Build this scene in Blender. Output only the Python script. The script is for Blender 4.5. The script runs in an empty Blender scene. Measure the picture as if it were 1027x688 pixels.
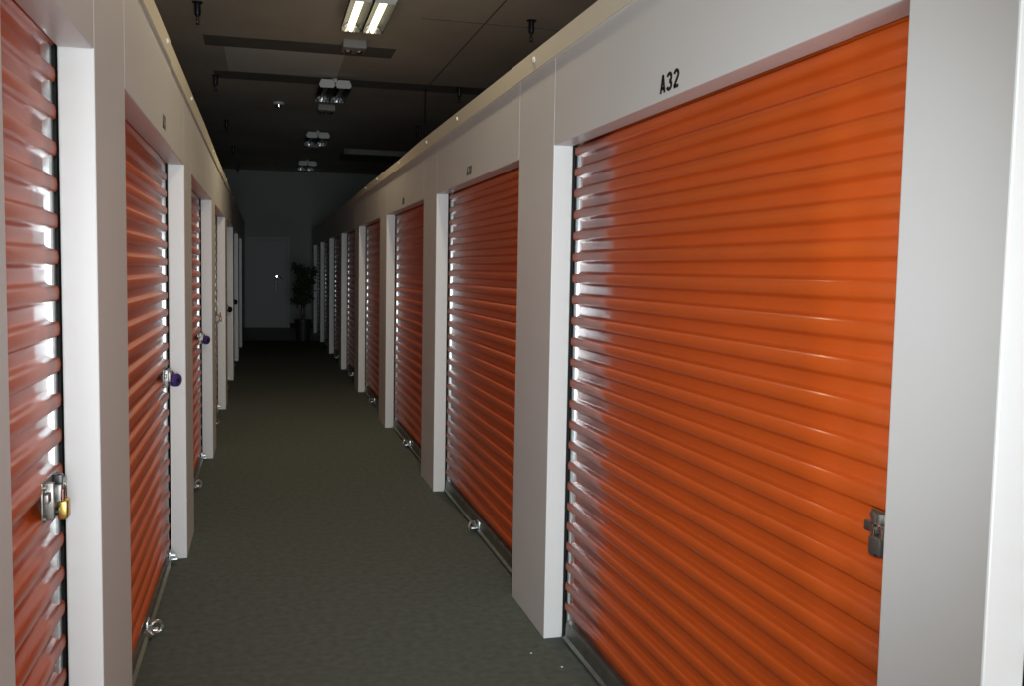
import bpy, bmesh, math, random
from mathutils import Vector, Matrix
C = bpy.context.scene.collection
PI = math.pi
EXPO = 0
W_FLASH, W_LAMP, W_FILL = .82, 1.0, 3.6
random.seed(7)

# ------------------------------------------------------------------ materials
def mat(name, col, rough=.5, metal=0, spec=.5, coat=0, coat_rough=.1, noise=None, bump=None, emis=None):
    m = bpy.data.materials.new(name); m.use_nodes = True
    nt = m.node_tree; b = nt.nodes['Principled BSDF']
    b.inputs['Base Color'].default_value = (*col, 1)
    b.inputs['Roughness'].default_value = rough
    b.inputs['Metallic'].default_value = metal
    b.inputs['Specular IOR Level'].default_value = spec
    b.inputs['Coat Weight'].default_value = coat
    b.inputs['Coat Roughness'].default_value = coat_rough
    if emis:
        b.inputs['Emission Color'].default_value = (*emis[0], 1)
        b.inputs['Emission Strength'].default_value = emis[1]
    tc = nt.nodes.new('ShaderNodeTexCoord')
    if noise:      # (scale, amount): soft mottling of the material's own colour
        n = nt.nodes.new('ShaderNodeTexNoise'); n.inputs['Scale'].default_value = noise[0]
        n.inputs['Detail'].default_value = 6
        nt.links.new(tc.outputs['Object'], n.inputs['Vector'])
        r = nt.nodes.new('ShaderNodeValToRGB')
        r.color_ramp.elements[0].position = .3; r.color_ramp.elements[1].position = .7
        a = noise[1]
        r.color_ramp.elements[0].color = (*[c*(1-a) for c in col], 1)
        r.color_ramp.elements[1].color = (*[min(1, c*(1+a)) for c in col], 1)
        nt.links.new(n.outputs['Fac'], r.inputs['Fac'])
        nt.links.new(r.outputs['Color'], b.inputs['Base Color'])
    if bump:       # (scale, strength, distance, stretch)
        n2 = nt.nodes.new('ShaderNodeTexNoise'); n2.inputs['Scale'].default_value = bump[0]
        n2.inputs['Detail'].default_value = 3
        mp = nt.nodes.new('ShaderNodeMapping')
        mp.inputs['Scale'].default_value = bump[3] if len(bump) > 3 else (1, 1, 1)
        nt.links.new(tc.outputs['Object'], mp.inputs['Vector'])
        nt.links.new(mp.outputs['Vector'], n2.inputs['Vector'])
        bp = nt.nodes.new('ShaderNodeBump'); bp.inputs['Strength'].default_value = bump[1]
        bp.inputs['Distance'].default_value = bump[2]
        nt.links.new(n2.outputs['Fac'], bp.inputs['Height'])
        nt.links.new(bp.outputs['Normal'], b.inputs['Normal'])
    return m

M = {}
M['steel'] = mat('white_painted_steel', (.72, .72, .705), .37, noise=(1.2, .02), bump=(1.6, .25, .004, (1, 1, .35)))
M['trim'] = mat('cream_trim_steel', (.76, .71, .57), .4, bump=(3, .2, .003))
M['orange'] = mat('orange_gloss_paint', (.60, .095, .010), .42, spec=.35, coat=.34, coat_rough=.26,
                  noise=(2.5, .06), bump=(1.6, .25, .004, (1, 1, 1.5)))
M['galv'] = mat('galvanised_steel', (.66, .70, .71), .33, metal=1, noise=(60, .18), bump=(80, .15, .001))
M['latch'] = mat('worn_zinc', (.34, .33, .31), .42, metal=.9, noise=(60, .3))
M['bar'] = mat('dull_aluminium', (.20, .21, .19), .45, metal=.75, noise=(12, .2))
M['rubber'] = mat('black_rubber', (.015, .015, .015), .7)
M['dark'] = mat('dark_metal', (.05, .05, .055), .35, metal=.8)
M['chrome'] = mat('chrome', (.8, .8, .8), .12, metal=1)
M['brass'] = mat('brass', (.62, .42, .12), .35, metal=1)
M['copper'] = mat('reddish_brass', (.55, .25, .15), .4, metal=.7)
M['purple'] = mat('purple_enamel', (.055, .03, .17), .3, coat=.5, noise=(90, .6))
M['black'] = mat('black_enamel', (.012, .012, .012), .35)
M['floor'] = mat('grey_green_carpet', (.106, .123, .110), .92, spec=.2, noise=(26, .16), bump=(420, .5, .004))
M['tile'] = mat('pale_floor_tile', (.33, .33, .31), .5, noise=(4, .1))
M['ceiling'] = mat('dark_ceiling_board', (.62, .57, .49), .85, spec=.2, noise=(.55, .16))
M['ceiling2'] = mat('paler_ceiling_board', (.85, .83, .78), .85, spec=.2, noise=(1, .08))
M['beam'] = mat('dark_beam', (.2, .19, .17), .85, noise=(2, .1))
M['wall'] = mat('grey_far_wall', (.33, .34, .335), .6, noise=(.8, .12))
M['doorp'] = mat('grey_door_paint', (.30, .31, .305), .45)
M['ink'] = mat('black_lettering', (.01, .01, .01), .45)
M['sheen'] = mat('white_enamel', (.72, .72, .7), .4)
M['mirror'] = mat('dull_reflector', (.02, .024, .013), .45, spec=.1, bump=(25, .3, .003))
M['tube_on'] = mat('lit_lamp_tube', (1, 1, 1), .5, emis=((1, .88, .62), 2.6))
M['tube_off'] = mat('unlit_lamp_tube', (.25, .25, .24), .35)
M['leaf'] = mat('dark_green_leaf', (.025, .05, .02), .45, noise=(30, .3))
M['bark'] = mat('brown_bark', (.09, .06, .04), .8, noise=(30, .3))
M['pot'] = mat('dark_brown_pot', (.03, .026, .024), .5)
M['soil'] = mat('soil', (.03, .02, .015), .95, bump=(60, 1, .01))
M['box'] = mat('grey_box_enamel', (.38, .37, .34), .5)
M['board'] = mat('gap_shade_board', (.04, .04, .038), .8)  # near-black colour puts shade into the gaps behind the pillars

# ------------------------------------------------------------------ mesh helpers
def bx(bm, x0, x1, y0, y1, z0, z1, bev=0):
    vs = [bm.verts.new((x, y, z)) for x in (x0, x1) for y in (y0, y1) for z in (z0, z1)]
    idx = [(0, 1, 3, 2), (4, 6, 7, 5), (0, 4, 5, 1), (2, 3, 7, 6), (0, 2, 6, 4), (1, 5, 7, 3)]
    fs = [bm.faces.new([vs[i] for i in f]) for f in idx]
    if bev:
        es = list({e for f in fs for e in f.edges})
        bmesh.ops.bevel(bm, geom=es, offset=bev, segments=2, affect='EDGES', profile=.5)
    return vs

def cyl(bm, p0, p1, r0, r1=None, n=16, caps=True):
    r1 = r0 if r1 is None else r1
    p0 = Vector(p0); p1 = Vector(p1); d = (p1-p0).normalized()
    a = d.orthogonal().normalized(); b = d.cross(a)
    A = [bm.verts.new(p0 + r0*(math.cos(t)*a + math.sin(t)*b)) for t in [2*PI*i/n for i in range(n)]]
    B = [bm.verts.new(p1 + r1*(math.cos(t)*a + math.sin(t)*b)) for t in [2*PI*i/n for i in range(n)]]
    for i in range(n):
        bm.faces.new((A[i], A[(i+1) % n], B[(i+1) % n], B[i]))
    if caps:
        bm.faces.new(A[::-1]); bm.faces.new(B)

def lathe(bm, prof, c=(0, 0, 0), axis='z', n=24):
    rings = []
    for r, h in prof:
        ring = []
        for i in range(n):
            t = 2*PI*i/n; u, v = r*math.cos(t), r*math.sin(t)
            p = (u, v, h) if axis == 'z' else (h, u, v)
            ring.append(bm.verts.new((c[0]+p[0], c[1]+p[1], c[2]+p[2])))
        rings.append(ring)
    for a, b in zip(rings, rings[1:]):
        for i in range(n):
            bm.faces.new((a[i], a[(i+1) % n], b[(i+1) % n], b[i]))
    bm.faces.new(rings[0][::-1]); bm.faces.new(rings[-1])

def tube(bm, pts, r, n=8, closed=False):
    pts = [Vector(p) for p in pts]; N = len(pts); rings = []
    for i, p in enumerate(pts):
        if closed: d = pts[(i+1) % N]-pts[i-1]
        else: d = pts[min(i+1, N-1)]-pts[max(i-1, 0)]
        d.normalize()
        ref = Vector((0, 0, 1)) if abs(d.z) < .9 else Vector((0, 1, 0))
        a = d.cross(ref).normalized(); b = d.cross(a)
        rr = r[i] if isinstance(r, (list, tuple)) else r
        rings.append([bm.verts.new(p + rr*(math.cos(2*PI*k/n)*a + math.sin(2*PI*k/n)*b)) for k in range(n)])
    for i in range(N if closed else N-1):
        A, B = rings[i], rings[(i+1) % N]
        for k in range(n):
            bm.faces.new((A[k], A[(k+1) % n], B[(k+1) % n], B[k]))
    if not closed:
        bm.faces.new(rings[0][::-1]); bm.faces.new(rings[-1])

def prism(bm, prof, y0, y1):      # profile of (x, z) run along y
    A = [bm.verts.new((x, y0, z)) for x, z in prof]; B = [bm.verts.new((x, y1, z)) for x, z in prof]
    n = len(prof)
    for i in range(n):
        bm.faces.new((A[i], A[(i+1) % n], B[(i+1) % n], B[i]))
    bm.faces.new(A[::-1]); bm.faces.new(B)

def obj(name, bm, m, parent=None, smooth=None):
    bmesh.ops.recalc_face_normals(bm, faces=bm.faces)
    me = bpy.data.meshes.new(name)
    if smooth is not None:
        for f in bm.faces: f.smooth = True
        for e in bm.edges:
            if len(e.link_faces) == 2 and e.calc_face_angle(0) > math.radians(smooth): e.smooth = False
    bm.to_mesh(me); bm.free()
    me.materials.append(m)
    o = bpy.data.objects.new(name, me); C.objects.link(o)
    if parent: o.parent = parent
    return o

def thing(name, label, cat, loc=(0, 0, 0), rz=0, group=None):
    o = bpy.data.objects.new(name, None); C.objects.link(o)
    o.location = loc; o.rotation_euler = (0, 0, rz); o.empty_display_size = .1
    o['label'] = label; o['category'] = cat
    if group: o['group'] = group
    return o

def tag(o, label, cat, group=None):
    o['label'] = label; o['category'] = cat
    if group: o['group'] = group
    return o

def struct(name, bm=None, m=None, parent=None, smooth=None):
    if bm is None:
        o = bpy.data.objects.new(name, None); C.objects.link(o)
    else:
        o = obj(name, bm, m, parent, smooth)
    o['kind'] = 'structure'
    return o

def copy_tree(o, parent=None):
    c = o.copy(); C.objects.link(c); c.parent = parent
    for ch in list(o.children): copy_tree(ch, c)
    return c

# ------------------------------------------------------------------ layout
XR, XL = 1.182, -.405           # corridor faces of the two rows of units
RET = .085                      # depth of the jamb returns
LINT, CAPB, CAPT = 2.13, 2.50, 2.572
CEIL = 4.06
PITCH = 2.81
jR = [1.31] + [3.862+PITCH*k for k in range(8)]       # far jamb of each right opening
jL = [2.585] + [5.365+PITCH*k for k in range(6)]      # far jamb of each left opening
pillR = [(1.31, 1.59)] + [(y, y+.563) for y in jR[1:]]
pillL = [(y, y+.535) for y in jL]
ENDR, ENDL = 24.1, 22.2

# ------------------------------------------------------------------ floor, ceiling, far wall
b = bmesh.new(); bx(b, -6, 8, -4, 21.2, -.08, 0); struct('floor', b, M['floor'])
b = bmesh.new(); bx(b, -6, 8, 21.2, 27.2, -.08, 0); struct('floor_tile', b, M['tile'])
b = bmesh.new(); bx(b, -6, 8, -4, 27.2, CEIL, CEIL+.08); struct('ceiling', b, M['ceiling'])
b = bmesh.new(); bx(b, -6, 8, 25.5, 25.7, 0, CEIL); struct('wall_back', b, M['wall'])
b = bmesh.new(); bx(b, -6, 8, -4.2, -4, 0, CEIL); struct('wall_front', b, M['wall'])
b = bmesh.new(); bx(b, -6.2, -6, -4, 25.7, 0, CEIL); struct('wall_west', b, M['wall'])
b = bmesh.new(); bx(b, 8, 8.2, -4, 25.7, 0, CEIL); struct('wall_east', b, M['wall'])
b = bmesh.new(); bx(b, -6, 8, 25.485, 25.5, 0, .13); struct('baseboard_back', b, M['rubber'])
# shallow beams across the ceiling, a paler board between two of them, and board joints
for i, (y0, y1, x0, x1, d) in enumerate([(10.85, 11.35, -.62, 1.45, .012), (12.75, 13.25, -.6, 3.2, .012), (7.4, 7.8, -1.4, .9, .012)]):
    b = bmesh.new(); bx(b, x0, x1, y0, y1, CEIL-d*.3, CEIL, .001); struct('ceiling_beam_%d' % (i+1), b, M['beam'])
b = bmesh.new(); bx(b, -.42, .92, 11.35, 12.72, CEIL-.004, CEIL, .001); struct('ceiling_panel', b, M['ceiling2'])
b = bmesh.new(); bx(b, 2.135, 2.15, 5, 12.75, CEIL-.006, CEIL); struct('trim_1', b, M['beam'])
b = bmesh.new(); bx(b, 1.5, 4.2, 9.45, 9.47, CEIL-.006, CEIL); struct('trim_2', b, M['beam'])

# far door
dr = struct('door_1'); dr.location = (.05, 25.485, 0)
b = bmesh.new()
bx(b, -.62, -.55, -.03, .015, 0, 2.35); bx(b, .55, .62, -.03, .015, 0, 2.35); bx(b, -.549, .549, -.03, .015, 2.28, 2.35)
obj('door_frame', b, M['doorp'], dr)
b = bmesh.new(); bx(b, -.545, .545, -.015, .015, .01, 2.275, .004); obj('door_panel', b, M['doorp'], dr)
b = bmesh.new(); bx(b, -.53, .53, -.02, -.015, .03, .25); obj('kick_plate', b, M['doorp'], dr)
b = bmesh.new(); bx(b, .235, .305, -.03, -.015, .95, 1.28, .005); hp = obj('lock_plate', b, M['black'], dr)
b = bmesh.new()
for z in (1.0, 1.09, 1.2): cyl(b, (.27, -.045, z), (.27, -.03, z), .018)
obj('lock_cylinder', b, M['bar'], hp, 40)
b = bmesh.new(); cyl(b, (.29, -.07, 1.34), (.29, -.015, 1.34), .022); tube(b, [(.29, -.07, 1.34), (.34, -.075, 1.335), (.41, -.07, 1.30), (.43, -.05, 1.26)], .013)
obj('door_lever', b, M['chrome'], dr, 40)

# ------------------------------------------------------------------ the two rows of walls
def wall_row(name, side, X, pills, openings, y_near, y_end, screws):
    """side +1: the wall stands at X and runs back towards +x; -1 the mirror."""
    w = struct(name)
    def xb(bm, a0, a1, *r, bev=0):
        x0, x1 = X+side*a0, X+side*a1
        bx(bm, min(x0, x1), max(x0, x1), *r, bev)
    for (y0, y1) in pills:
        b = bmesh.new(); xb(b, 0, RET, y0, y1, 0, CAPB, bev=.004)
        obj('pillar', b, M['steel'], w)
        c = (y0+y1)/2
        b = bmesh.new(); xb(b, RET+.05, 1.6, c-.03, c+.03, 0, CAPB); obj('partition', b, M['board'], w)
    for (y0, y1) in openings:
        b = bmesh.new(); xb(b, 0, RET, y0+.0015, y1-.0015, LINT, CAPB, bev=.004)
        obj('header_panel', b, M['steel'], w)
    b = bmesh.new(); xb(b, 1.6, 1.66, y_near, y_end, 0, CAPB); obj('unit_back', b, M['board'], w)
    # cap trim: full height at first, running down to a thin edge further along
    b = bmesh.new()
    pts = [(y_near, CAPT), (7.3, CAPT+.012), (8.7, CAPT-.004), (11.2, CAPT-.006), (13.0, 2.548), (y_end, 2.54)]
    prev = None
    for y, zt in pts:
        pr = [(X-side*.012, CAPB-.008), (X+side*.01, CAPB-.004), (X+side*.01, CAPB), (X+side*(RET+.04), CAPB), (X+side*(RET+.04), zt), (X-side*.012, zt)]
        ring = [b.verts.new((px, y, pz)) for px, pz in pr]
        if prev:
            for i in range(6): b.faces.new((prev[i], prev[(i+1) % 6], ring[(i+1) % 6], ring[i]))
        else: b.faces.new(ring)
        prev = ring
    b.faces.new(prev[::-1])
    t = obj('cap_trim', b, M['trim'], w)
    for y in screws:
        b = bmesh.new(); lathe(b, [(.013, 0), (.013, .004), (.007, .009)], (0, 0, 0), 'x', 10)
        s = obj('screw_head', b, M['sheen'], t, 40)  # white colour stands in for the glint on the screw metal
        s.rotation_euler = (0, 0, PI if side > 0 else 0)
        s.location = (X-side*.012, y, CAPB+.04)
    return w

openR = [(-.95, 1.31)] + [(pillR[i][1], jR[i+1]) for i in range(8)]
openL = [(1.71, 2.585)] + [(pillL[i][1], jL[i+1]) for i in range(6)]
scR = [4.15, 5.9, 7.05, 8.55, 10.2, 11.4]
scL = [2.8, 4.33, 5.75, 8.3, 11, 13.8]
wall_row('wall_right', 1, XR, [(-1.5, -.95)]+pillR[:-1]+[(jR[8], ENDR)], openR, -1.5, ENDR, scR)
wall_row('wall_left', -1, XL, [(-1.5, 1.71)]+pillL[:-1]+[(jL[6], ENDL)], openL, -1.5, ENDL, scL)
for nm, x0, x1, y in (('wall_end_right', XR+RET+.04, XR+1.6, ENDR), ('wall_end_left', XL-1.6, XL-RET-.04, ENDL)):
    b = bmesh.new(); bx(b, x0, x1, y-.08, y, 0, CAPB); struct(nm, b, M['steel'])

# ------------------------------------------------------------------ roll-up doors
PP, AMP = .0892, .0115
def curtain_profile(z0, z1):
    pts = []
    z = z0
    def put(zz, xx):
        if z0 <= zz <= z1: pts.append((xx, zz))
    k = 0
    while z0+k*PP < z1:
        o = z0+k*PP
        # trough, slope out, ridge (slightly crowned), slope in
        for dz, xx in ((.0, -AMP), (.014, -AMP*1.0), (.027, -AMP*.96), (.031, -AMP*.75), (.0355, 0), (.040, AMP*.75),
                       (.044, AMP*.97), (.057, AMP*1.08), (.070, AMP*.97), (.074, AMP*.75), (.0785, 0), (.083, -AMP*.75), (.0865, -AMP*.96)):
            put(o+dz, xx)
        k += 1
    return pts

def make_door(W, label, group, foot_far=False, bh=.092, lo=.15, zl=1.055):
    root = thing('roll_up_door', label, 'roll-up door', group=group)
    h = W/2
    prof = curtain_profile(bh-.004, 2.21)
    b = bmesh.new(); n = 5; cols = []
    for j in range(n+1):
        y = -(h-.004) + 2*(h-.004)*j/n
        cols.append([b.verts.new((x, y, z)) for x, z in prof])
    for A, B in zip(cols, cols[1:]):
        for i in range(len(prof)-1): b.faces.new((A[i], B[i], B[i+1], A[i+1]))
    cur = obj('door_curtain', b, M['orange'], root, 80)
    md = cur.modifiers.new('Solidify', 'SOLIDIFY'); md.thickness = .0015; md.offset = 0
    for s in (-1, 1):
        b = bmesh.new()
        y0, y1 = sorted((s*(h-.048), s*(h-.004)))
        bx(b, -.045, .006, y0, y1, 0, 2.2, .005)
        g = obj('guide_rail', b, M['galv'], root, 40)
        b = bmesh.new(); y0, y1 = sorted((s*(h-.003), s*(h+.06)))
        bx(b, -.045, -.012, y0, y1, 0, 2.2); obj('gap_shade_strip', b, M['rubber'], g)  # black strip put in so the gap beside the jamb looks shaded
    b = bmesh.new()
    prism(b, [(-.014, .018), (.014, .018), (.03, .014), (.032, .02), (.018, .028), (.0165, bh-.012), (.012, bh), (-.014, bh)], -(h-.036), h-.036)
    bar = obj('bottom_bar', b, M['bar'], root)
    b = bmesh.new(); bx(b, -.016, .016, -(h-.036), h-.036, .0, .018, .004); obj('bottom_seal', b, M['rubber'], bar)
    # lift handle at the middle of the bottom bar
    def lug(y, big=True):
        b = bmesh.new()
        bx(b, .014, .026, y-.035, y+.035, .022, .075, .003)
        bx(b, .02, .062, y-.022, y+.012, .028, .036, .002)
        ring = [(.056+.023*math.cos(t), y-.012+.012*math.cos(t), .046+.025*math.sin(t)) for t in [2*PI*i/16 for i in range(16)]]
        if big:
            tube(b, ring, .0075, 8, True)
            cyl(b, (.02, y-.03, .035), (.045, y-.05, .016), .010, .013, 10)
        else:
            cyl(b, (.024, y, .05), (.05, y, .05), .014, .011, 12)
        obj('lift_handle' if big else 'corner_bracket', b, M['galv'], root, 40)
    lug(0)
    if foot_far: lug(h-.1, False)
    # slide latch near the right-hand side
    b = bmesh.new(); yl = h-lo
    bx(b, .009, .014, yl-.085, yl+.075, zl-.05, zl+.05, .002)
    bx(b, .009, .032, yl-.06, yl-.045, zl-.045, zl+.045, .002)
    bx(b, .009, .032, yl+.04, yl+.055, zl-.045, zl+.045, .002)
    for dy in (-.075, .067):
        for dz in (-.038, .038): cyl(b, (.014, yl+dy, zl+dz), (.019, yl+dy, zl+dz), .007, n=10)
    lt = obj('latch', b, M['latch'], root, 40)
    b = bmesh.new(); bx(b, .016, .027, yl-.09, yl+min(.125, lo-.02), zl+.002, zl+.024, .002)
    bx(b, .024, .04, yl-.012, yl+.002, zl-.03, zl+.03, .003)
    obj('slide_bolt', b, M['latch'], lt, 40)
    b = bmesh.new(); bx(b, .014, .036, yl+.02, yl+.032, zl-.048, zl+.048, .003); cyl(b, (.014, yl-.03, zl-.03), (.038, yl-.03, zl-.03), .011, n=12)
    obj('latch_hasp', b, M['dark'], lt, 40)
    return root

def place_door(root, side, X, y0, y1):
    root.location = (X+side*(RET+.0165), (y0+y1)/2, 0)
    root.rotation_euler = (0, 0, PI if side > 0 else 0)

orderR = ['second', 'third', 'fourth', 'fifth', 'sixth', 'seventh', 'eighth']
GR, GL = 'orange roll-up doors along the right wall', 'orange roll-up doors along the left wall'
W = PITCH-.563
d0 = make_door(W, 'large orange corrugated roll-up door under the number A32, nearest on the right', GR, lo=.066)
place_door(d0, 1, XR, *openR[1])
R_LAB = ['orange corrugated roll-up door on the right, next one beyond the A32 door',
         'orange roll-up door on the right, second beyond the A32 door',
         'dim reddish roll-up door on the right, third beyond the A32 door',
         'dark narrow-looking roll-up door on the right, fourth beyond the A32 door',
         'dark roll-up door on the right, fifth beyond the A32 door',
         'dark roll-up door on the right, third from the plant end',
         'dark roll-up door on the right right beside the potted tree']
R_LAB[5] = 'dark roll-up door on the right, second nearest the potted tree'
for i in range(7):
    c = copy_tree(d0); c['label'] = R_LAB[i]; place_door(c, 1, XR, *openR[i+2])
c = copy_tree(d0); c['label'] = 'orange roll-up door nearer the camera than the A32 door on the right'; place_door(c, 1, XR, openR[0][0]+.01, openR[0][1]-.003)
dn = make_door(.875, 'narrow orange roll-up door at left edge with a brass padlock', GL, bh=.045, zl=1.045)
place_door(dn, -1, XL, *openL[0])
dl = make_door(PITCH-.535-.03, 'orange roll-up door on the left with purple lock, second from the left edge', GL, True, bh=.045, lo=.20, zl=1.02)
place_door(dl, -1, XL, *openL[1])
L_LAB = ['orange roll-up door on the left, third from the left edge, with small purple lock',
         'dim roll-up door on the left closed by a reddish padlock',
         'dark roll-up door on the left closed by the nearer black round lock',
         'dark roll-up door on the left closed by the farther black round lock',
         'farthest dark roll-up door on the left, next to the dark end wall']
for i in range(5):
    c = copy_tree(dl); c['label'] = L_LAB[i]; place_door(c, -1, XL, *openL[i+2])

# ------------------------------------------------------------------ locks
def disc_lock(label, y, m, r=.036, x=XL-.046, z=.995):
    t = thing('disc_padlock', label, 'padlock', (x, y, z), 0, 'round locks on the left doors')
    b = bmesh.new(); lathe(b, [(r*.75, -.016), (r*.97, -.011), (r, -.004), (r, .006), (r*.96, .013), (r*.7, .02)], axis='x', n=24)
    o = obj('lock_body', b, m, t, 40); o.rotation_euler = (0, 0, -.7)
    b = bmesh.new(); lathe(b, [(.011, .0), (.011, .023), (.008, .025)], axis='x', n=16); k = obj('keyhole_plug', b, M['dark'], t, 40); k.rotation_euler = (0, 0, -.7)
    b = bmesh.new(); tube(b, [(-.012, .02*math.cos(a)-.0, .028+.02*math.sin(a)) for a in [PI*i/8 for i in range(9)]]+[(-.02, -.021, .012), (-.026, -.02, .002)], .005)
    obj('shackle', b, M['chrome'] if m is not M['black'] else M['dark'], t, 40)
    return t
disc_lock('purple round padlock hanging on the second left door', 5.27, M['purple'])
disc_lock('purple round padlock on the third left door, farther one', 8.08, M['purple'])
disc_lock('black round lock on the left, nearer of two', 13.72, M['black'], .04, XL-.045)
disc_lock('black round lock on the left, farther of two', 16.54, M['black'], .04, XL-.045)

def padlock(label, loc, m, s=1.0, rz=0):
    t = thing('padlock', label, 'padlock', loc, rz)
    b = bmesh.new(); bx(b, -.010*s, .010*s, -.022*s, .022*s, -.05*s, -.008*s, .004*s); obj('lock_body', b, m, t, 40)
    b = bmesh.new(); tube(b, [(0, .015*s, -.012*s), (0, .015*s, .01*s)]+[(0, .015*s*math.cos(a), .01*s+.015*s*math.sin(a)) for a in [PI*i/8 for i in range(1, 8)]]+[(0, -.015*s, .01*s), (0, -.015*s, -.012*s)], .0038*s)
    obj('shackle', b, M['chrome'], t, 40)
padlock('brass padlock hanging from the latch at the left edge', (XL-RET+.025, 2.44, 1.045), M['brass'], 1.1)
padlock('small reddish padlock on the fourth left door', (XL-.05, 10.90, 1.05), M['copper'], 1.3)
padlock('grey padlock on the latch of the A32 door', (XR+.058, 1.688, 1.065), M['bar'], .85)

# ------------------------------------------------------------------ unit numbers
def arc(cx, cy, rx, ry, a0, a1, n=14):
    return [(cx+rx*math.cos(math.radians(a0+(a1-a0)*i/n)), cy+ry*math.sin(math.radians(a0+(a1-a0)*i/n))) for i in range(n+1)]
GLYPH = {      # strokes of bold condensed lettering in a box .58 wide, 1 high
    'A': [[(.085, 0), (.29, 1)], [(.495, 0), (.29, 1)], [(.15, .27), (.43, .27)]],
    '3': [arc(.28, .71, .2, .20, 165, -90), arc(.28, .29, .22, .20, 90, -165)],
    '2': [arc(.29, .70, .20, .21, 165, -38)+[(.10, .09)], [(.06, .085), (.54, .085)]],
    '0': [arc(.29, .5, .2, .415, 0, 360, 24)],
    '8': [arc(.29, .72, .18, .195, 0, 360, 20), arc(.29, .29, .21, .205, 0, 360, 20)],
    '1': [[(.36, 0), (.36, 1)], [(.36, .9), (.16, .72)]],
}
def number(text, label, side, yc, zc, w=.138, hgt=.056):
    bm = bmesh.new(); SW = .195
    for gi, ch in enumerate(text):
        for st in GLYPH[ch]:
            L, Rr = [], []
            closed = (abs(st[0][0]-st[-1][0]) + abs(st[0][1]-st[-1][1])) < 1e-6 and len(st) > 3
            for k, (px, py) in enumerate(st):
                a = st[k-1] if k else (st[-2] if closed else st[0])
                c = st[k+1] if k+1 < len(st) else (st[1] if closed else st[-1])
                d = Vector((c[0]-a[0], c[1]-a[1])).normalized(); nn = Vector((-d.y, d.x))*SW/2
                L.append((px+nn.x, py+nn.y)); Rr.append((px-nn.x, py-nn.y))
            def V(p, z): return bm.verts.new(((p[0]+gi*.68)*w/1.94-w/2, min(1, max(0, p[1]))*hgt-hgt/2, z))
            top = [(V(l, .0006), V(r, .0006)) for l, r in zip(L, Rr)]
            bot = [(V(l, 0), V(r, 0)) for l, r in zip(L, Rr)]
            for k in range(len(st)-1):
                bm.faces.new((top[k][0], top[k][1], top[k+1][1], top[k+1][0]))
                bm.faces.new((top[k][0], top[k+1][0], bot[k+1][0], bot[k][0]))
                bm.faces.new((top[k][1], bot[k][1], bot[k+1][1], top[k+1][1]))
    o = obj('unit_number', bm, M['ink'])
    X = (XR if side > 0 else XL) - side*.0003
    if side > 0: m = Matrix(((0, 0, -1, X), (-1, 0, 0, yc), (0, 1, 0, zc), (0, 0, 0, 1)))
    else: m = Matrix(((0, 0, 1, X), (1, 0, 0, yc), (0, 1, 0, zc), (0, 0, 0, 1)))
    o.matrix_world = m
    tag(o, label, 'sign')
number('A32', 'black unit number A32 on the white header above the orange door', 1, 2.692, 2.178)
number('A30', 'small dark unit number above the second door on the right', 1, 5.58, 2.19, .138, .056)
number('A28', 'tiny dark unit number above the third door on the right', 1, 8.33, 2.19, .12, .056)
number('A31', 'small dark unit number above the second left door', -1, 4.30, 2.20, .13, .06)

# ------------------------------------------------------------------ ceiling lights
def make_light(label, lit, L=1.1, w=.41):
    t = thing('ceiling_light', label, 'ceiling light', group='twin-trough ceiling lights')
    z0, z1 = -.15, -.055
    # two troughs side by side, open below: parabolic reflectors inside a chamfered white shell
    for s in (-1, 1):
        c = s*w*.255
        hw = w*.235
        n = 12
        ins = [(c-hw+2*hw*i/n, z0+(z1-z0-.012)*(1-(2*i/n-1)**2)) for i in range(n+1)]
        out = [(c+hw+.004, z0), (c+hw*.98, z0+.05), (c+hw*.72, z1), (c-hw*.72, z1), (c-hw*.98, z0+.05), (c-hw-.004, z0)]
        b = bmesh.new(); prism(b, ins+out, 0, L); obj('reflector', b, M['mirror'], t, 30)
        for y in (-.004, L):
            b = bmesh.new()
            pl = [(c-hw-.006, z0+.035), (c-hw*.85, z0-.004), (c+hw*.85, z0-.004), (c+hw+.006, z0+.035), (c+hw*.75, z1+.004), (c-hw*.75, z1+.004)]
            prism(b, pl, y, y+.004); obj('end_plate', b, M['sheen'], t)
        b = bmesh.new(); cyl(b, (c, .03, z0+.045), (c, L-.03, z0+.045), .033, n=16); obj('lamp_tube', b, M['tube_on' if lit else 'tube_off'], t, 40)
        b = bmesh.new()       # scalloped sockets at the far end
        for k in range(3):
            xx = c-hw*.6+k*hw*.6
            lathe(b, [(.024, -.012), (.024, 0), (.012, .006)], (0, 0, 0), 'z', 12)
            for v in list(b.verts)[-36:]:
                v.co = Vector((xx+v.co.x, L-.018+v.co.z, z0+.012+v.co.y))
        obj('lamp_socket', b, M['chrome'], t, 40)
    b = bmesh.new(); bx(b, -.022, .022, 0, L, z1-.03, z1+.02, .004); obj('spine', b, M['sheen'], t)
    for y in (.2, L-.2):
        b = bmesh.new(); cyl(b, (0, y, z1+.015), (0, y, 0), .012, n=10); lathe(b, [(.04, -.012), (.04, 0)], (0, y, 0), 'z', 14); obj('stem', b, M['sheen'], t, 40)
    return t
la = make_light('lit twin-tube ceiling light glowing at the top of the picture', True)
la.location = (.935, 8.5, CEIL)
def lamp_output(x, y, watts):      # the light the trough reflectors throw down, with their cut-off
    l = bpy.data.lights.new('lamp_output', 'SPOT'); l.energy = watts*W_LAMP; l.color = (1, .82, .54)
    l.spot_size = math.radians(146); l.spot_blend = .22; l.shadow_soft_size = .05
    o = bpy.data.objects.new('lamp_output', l); C.objects.link(o); o.location = (x, y, CEIL-.17)
lamp_output(.935, 9.05, 105)
lamp_output(.9, 4.45, 72)
lb = copy_tree(la); lb['label'] = 'lit twin-tube ceiling light overhead, nearest to the camera'; lb.location = (.9, 3.9, CEIL)
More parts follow.
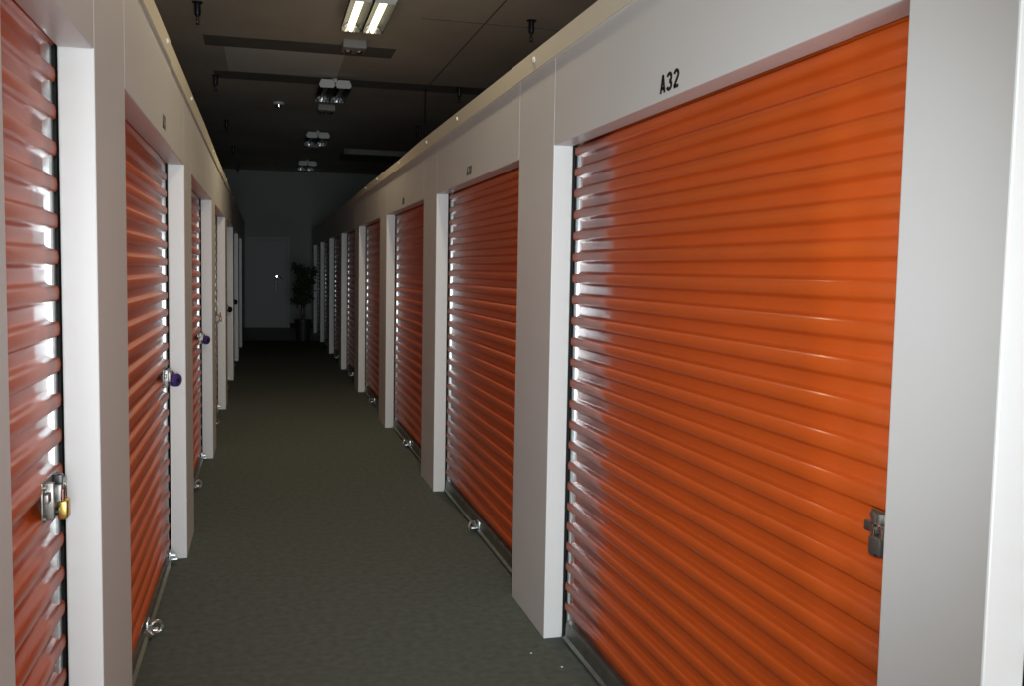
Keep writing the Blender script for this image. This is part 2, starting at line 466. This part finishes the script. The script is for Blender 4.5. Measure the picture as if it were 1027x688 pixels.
l2 = make_light('unlit ceiling light behind the lit one, two white end plates', False)
l2.location = (.90, 12.6, CEIL)
for lab, x, y in (('unlit ceiling light, third in line, small and dim', .95, 17.5), ('unlit ceiling light, farthest in line near end wall', .98, 22.3)):
    c = copy_tree(l2); c['label'] = lab; c.location = (x, y, CEIL)

def jbox(label, x, y, w=.25):
    t = thing('ceiling_box', label, 'box', (x, y, CEIL), group='pale boxes between the ceiling lights')
    b = bmesh.new(); bx(b, -w/2, w/2, 0, .3, -.09, 0, .008); obj('cover', b, M['box'], t)
    for s in (-1, 1):
        b = bmesh.new(); lathe(b, [(.035, 0), (.042, -.012), (.03, -.03)], (s*w*.24, .12, -.09), 'z', 16); obj('lamp_head', b, M['chrome'], t, 40)
jbox('pale box on ceiling just behind the lit light', .96, 10.55)
jbox('dim box on ceiling just behind the first unlit light', .93, 14.8)
jbox('dim box on ceiling just behind the third light', .96, 19.4, .22)

t = thing('smoke_detector', 'small round smoke detector on the dark ceiling left of the lights', 'smoke detector', (.23, 14.9, CEIL))
b = bmesh.new(); lathe(b, [(.08, 0), (.08, -.025), (.07, -.035)], n=24); obj('base', b, M['sheen'], t, 40)
b = bmesh.new(); lathe(b, [(.055, -.035), (.05, -.07), (.03, -.085)], n=24); obj('sensor_head', b, M['chrome'], t, 40)

def sprinkler(label):
    t = thing('fire_sprinkler', label, 'sprinkler', group='sprinkler heads hanging from the ceiling')
    b = bmesh.new(); lathe(b, [(.05, 0), (.05, -.008), (.032, -.014)], n=20); obj('escutcheon', b, M['dark'], t, 40)
    b = bmesh.new(); lathe(b, [(.03, -.012), (.03, -.10), (.026, -.12), (.012, -.135), (.010, -.165)], n=20); obj('sprinkler_body', b, M['dark'], t, 40)
    b = bmesh.new()
    for s in (-1, 1): tube(b, [(s*.012, 0, -.16), (s*.016, 0, -.18), (s*.004, 0, -.2)], .0035, 6)
    lathe(b, [(.02, -.2), (.02, -.204)], n=14); obj('deflector', b, M['dark'], t, 40)
    return t
names = ['nearest', 'second', 'third', 'fourth', 'farthest']
s0 = None
for side, x, ys in (('left', -.59, (9.57, 13.1, 17.0, 20.6, 24.4)), ('right', 2.56, (9.2, 12.8, 16.4, 20.9))):
    for i, y in enumerate(ys):
        nm = names[i] if i < len(ys)-1 else 'farthest'
        lab = '%s dark sprinkler head above the %s row of doors' % (nm, side)
        if s0 is None: s0 = sprinkler(lab); o = s0
        else: o = copy_tree(s0); o['label'] = lab
        o.location = (x, y, CEIL)

b = bmesh.new(); cyl(b, (0, 0, 0), (0, 0, -.95), .011, n=10); lathe(b, [(.03, -.006), (.03, 0)], n=14)
o = obj('hanging_rod', b, M['black'], None, 40); o.location = (2.15, 13.1, CEIL); tag(o, 'thin black rod hanging from ceiling behind the right wall', 'rod')
t = thing('ceiling_vent', 'long pale vent on the dark ceiling far to the right', 'vent', (2.6, 20.0, CEIL))
b = bmesh.new(); bx(b, -1.0, 1.0, 0, 1.1, -.12, 0, .02); obj('vent_box', b, M['beam'], t)
b = bmesh.new()
for k in range(6): bx(b, -.9, .9, -.006, .0, -.105+k*.016, -.097+k*.016)
obj('louver', b, M['bar'], t)

# ------------------------------------------------------------------ potted tree
t = thing('potted_tree', 'dark leafy artificial tree in a pot by the far wall', 'potted tree', (.83, 21.0, 0))
b = bmesh.new(); lathe(b, [(.12, 0), (.135, .01), (.165, .40), (.18, .41), (.18, .47), (.16, .47), (.155, .43), (.02, .425)], n=28); obj('pot', b, M['pot'], t, 40)
b = bmesh.new(); lathe(b, [(.15, .43), (.15, .45), (.02, .455)], n=20); obj('soil', b, M['soil'], t, 40)
b = bmesh.new()
tips = []
for k in range(3):
    a = k*2.1
    pts = [(.03*math.cos(a), .03*math.sin(a), .44)]
    for i in range(1, 6): pts.append((.04*math.cos(a+i*1.2)+.01*i*math.cos(a), .04*math.sin(a+i*1.2), .44+i*.2))
    tube(b, pts, [.016, .015, .013, .011, .009, .005], 8)
    for j in range(8):
        p = Vector(pts[2+j % 4]); aa = random.uniform(0, 2*PI); L = random.uniform(.1, .22)
        q = p+Vector((L*math.cos(aa), L*math.sin(aa), random.uniform(.02, .2)))
        tube(b, [p, (p+q)/2+Vector((0, 0, .02)), q], [.006, .004, .002], 6); tips.append((p, q))
obj('trunk', b, M['bark'], t, 40)
b = bmesh.new()
for k in range(1500):
    p, q = random.choice(tips); f = random.uniform(.2, 1.15)
    c = p.lerp(q, f)+Vector([random.gauss(0, .045) for _ in range(3)])
    if c.z < .56: c.z = .56+random.random()*.45
    c.x = max(-.25, min(.25, c.x))
    u = Vector([random.gauss(0, 1) for _ in range(3)]).normalized(); v = u.orthogonal().normalized()
    L, wd = random.uniform(.055, .09), random.uniform(.018, .028)
    n3 = u.cross(v)*.006
    P = [c, c+u*L*.4+v*wd-n3, c+u*L, c+u*L*.4-v*wd-n3, c+u*L*.45+n3]
    V = [b.verts.new(x) for x in P]
    b.faces.new((V[0], V[1], V[4])); b.faces.new((V[1], V[2], V[4])); b.faces.new((V[2], V[3], V[4])); b.faces.new((V[3], V[0], V[4]))
obj('foliage', b, M['leaf'], t)

# lint on the carpet
for i, (x, y, lab) in enumerate([(1.085, 3.72, 'tiny white lint speck on carpet before the near right pillar'), (1.17, 3.56, 'tiny pale lint speck on carpet at the A32 door sill')]):
    b = bmesh.new(); lathe(b, [(.003, 0), (.0055, .002), (.003, .004)], n=7); o = obj('lint_speck', b, M['sheen']); o.location = (x, y, .0); tag(o, lab, 'lint')

# ------------------------------------------------------------------ light: the camera's own flash and a trace of room light
LOOK = dict(yaw=.2568, pitch=.0760, roll=.0178)
def cam_axes(y, p, r):
    F = Vector((math.sin(y)*math.cos(p), math.cos(y)*math.cos(p), -math.sin(p)))
    R0 = Vector((math.cos(y), -math.sin(y), 0)); U0 = R0.cross(F)
    R = math.cos(r)*R0+math.sin(r)*U0; U = -math.sin(r)*R0+math.cos(r)*U0
    return R, U, F
R, U, F = cam_axes(LOOK['yaw'], LOOK['pitch'], LOOK['roll'])
pos = Vector((0, 0, 1.6011))
cd = bpy.data.cameras.new('camera'); cam = bpy.data.objects.new('camera', cd); C.objects.link(cam)
cd.sensor_fit = 'HORIZONTAL'; cd.sensor_width = 36; cd.lens = 951.7/1027*36; cd.clip_start = .02
m = Matrix((R, U, -F)).transposed().to_4x4(); m.translation = pos; cam.matrix_world = m
bpy.context.scene.camera = cam

fl = bpy.data.lights.new('flash', 'SPOT'); fl.energy = 300*W_FLASH; fl.color = (.87, .95, 1)
fl.spot_size = math.radians(69); fl.spot_blend = 1.0; fl.shadow_soft_size = .018
fo = bpy.data.objects.new('flash', fl); C.objects.link(fo)
fp = pos+U*.10+F*.02
m2 = Matrix((R, U, -F)).transposed().to_4x4(); m2.translation = fp; fo.matrix_world = m2

# unseen fill light added behind the camera, with a made-up entrance frame
b = bmesh.new()
for x0, x1, z0, z1 in ((-1.0, -.92, 0, 2.5), (1.72, 1.8, 0, 2.5), (.36, .44, 0, 2.419), (-.919, 1.719, 2.42, 2.5)):
    bx(b, x0, x1, -3.99, -3.93, z0, z1)
struct('added_window_1', b, M['sheen'])  # made-up frame around the added fill light, out of view
fill_l = bpy.data.lights.new('added_fill_light', 'AREA'); fill_l.shape = 'RECTANGLE'; fill_l.size = 2.6; fill_l.size_y = 2.3
fill_l.energy = 100*W_FILL; fill_l.color = (.88, .96, 1)
fill_o = bpy.data.objects.new('added_fill_light', fill_l); C.objects.link(fill_o)
fill_o.location = (.4, -3.95, 1.25); fill_o.rotation_euler = (PI/2, 0, 0)

w = bpy.data.worlds.new('world'); bpy.context.scene.world = w; w.use_nodes = True
w.node_tree.nodes['Background'].inputs['Color'].default_value = (.01, .01, .011, 1)
w.node_tree.nodes['Background'].inputs['Strength'].default_value = .2

vs = bpy.context.scene.view_settings
vs.view_transform = 'Standard'; vs.look = 'None'; vs.exposure = EXPO; vs.gamma = 1; vs.use_curve_mapping = False
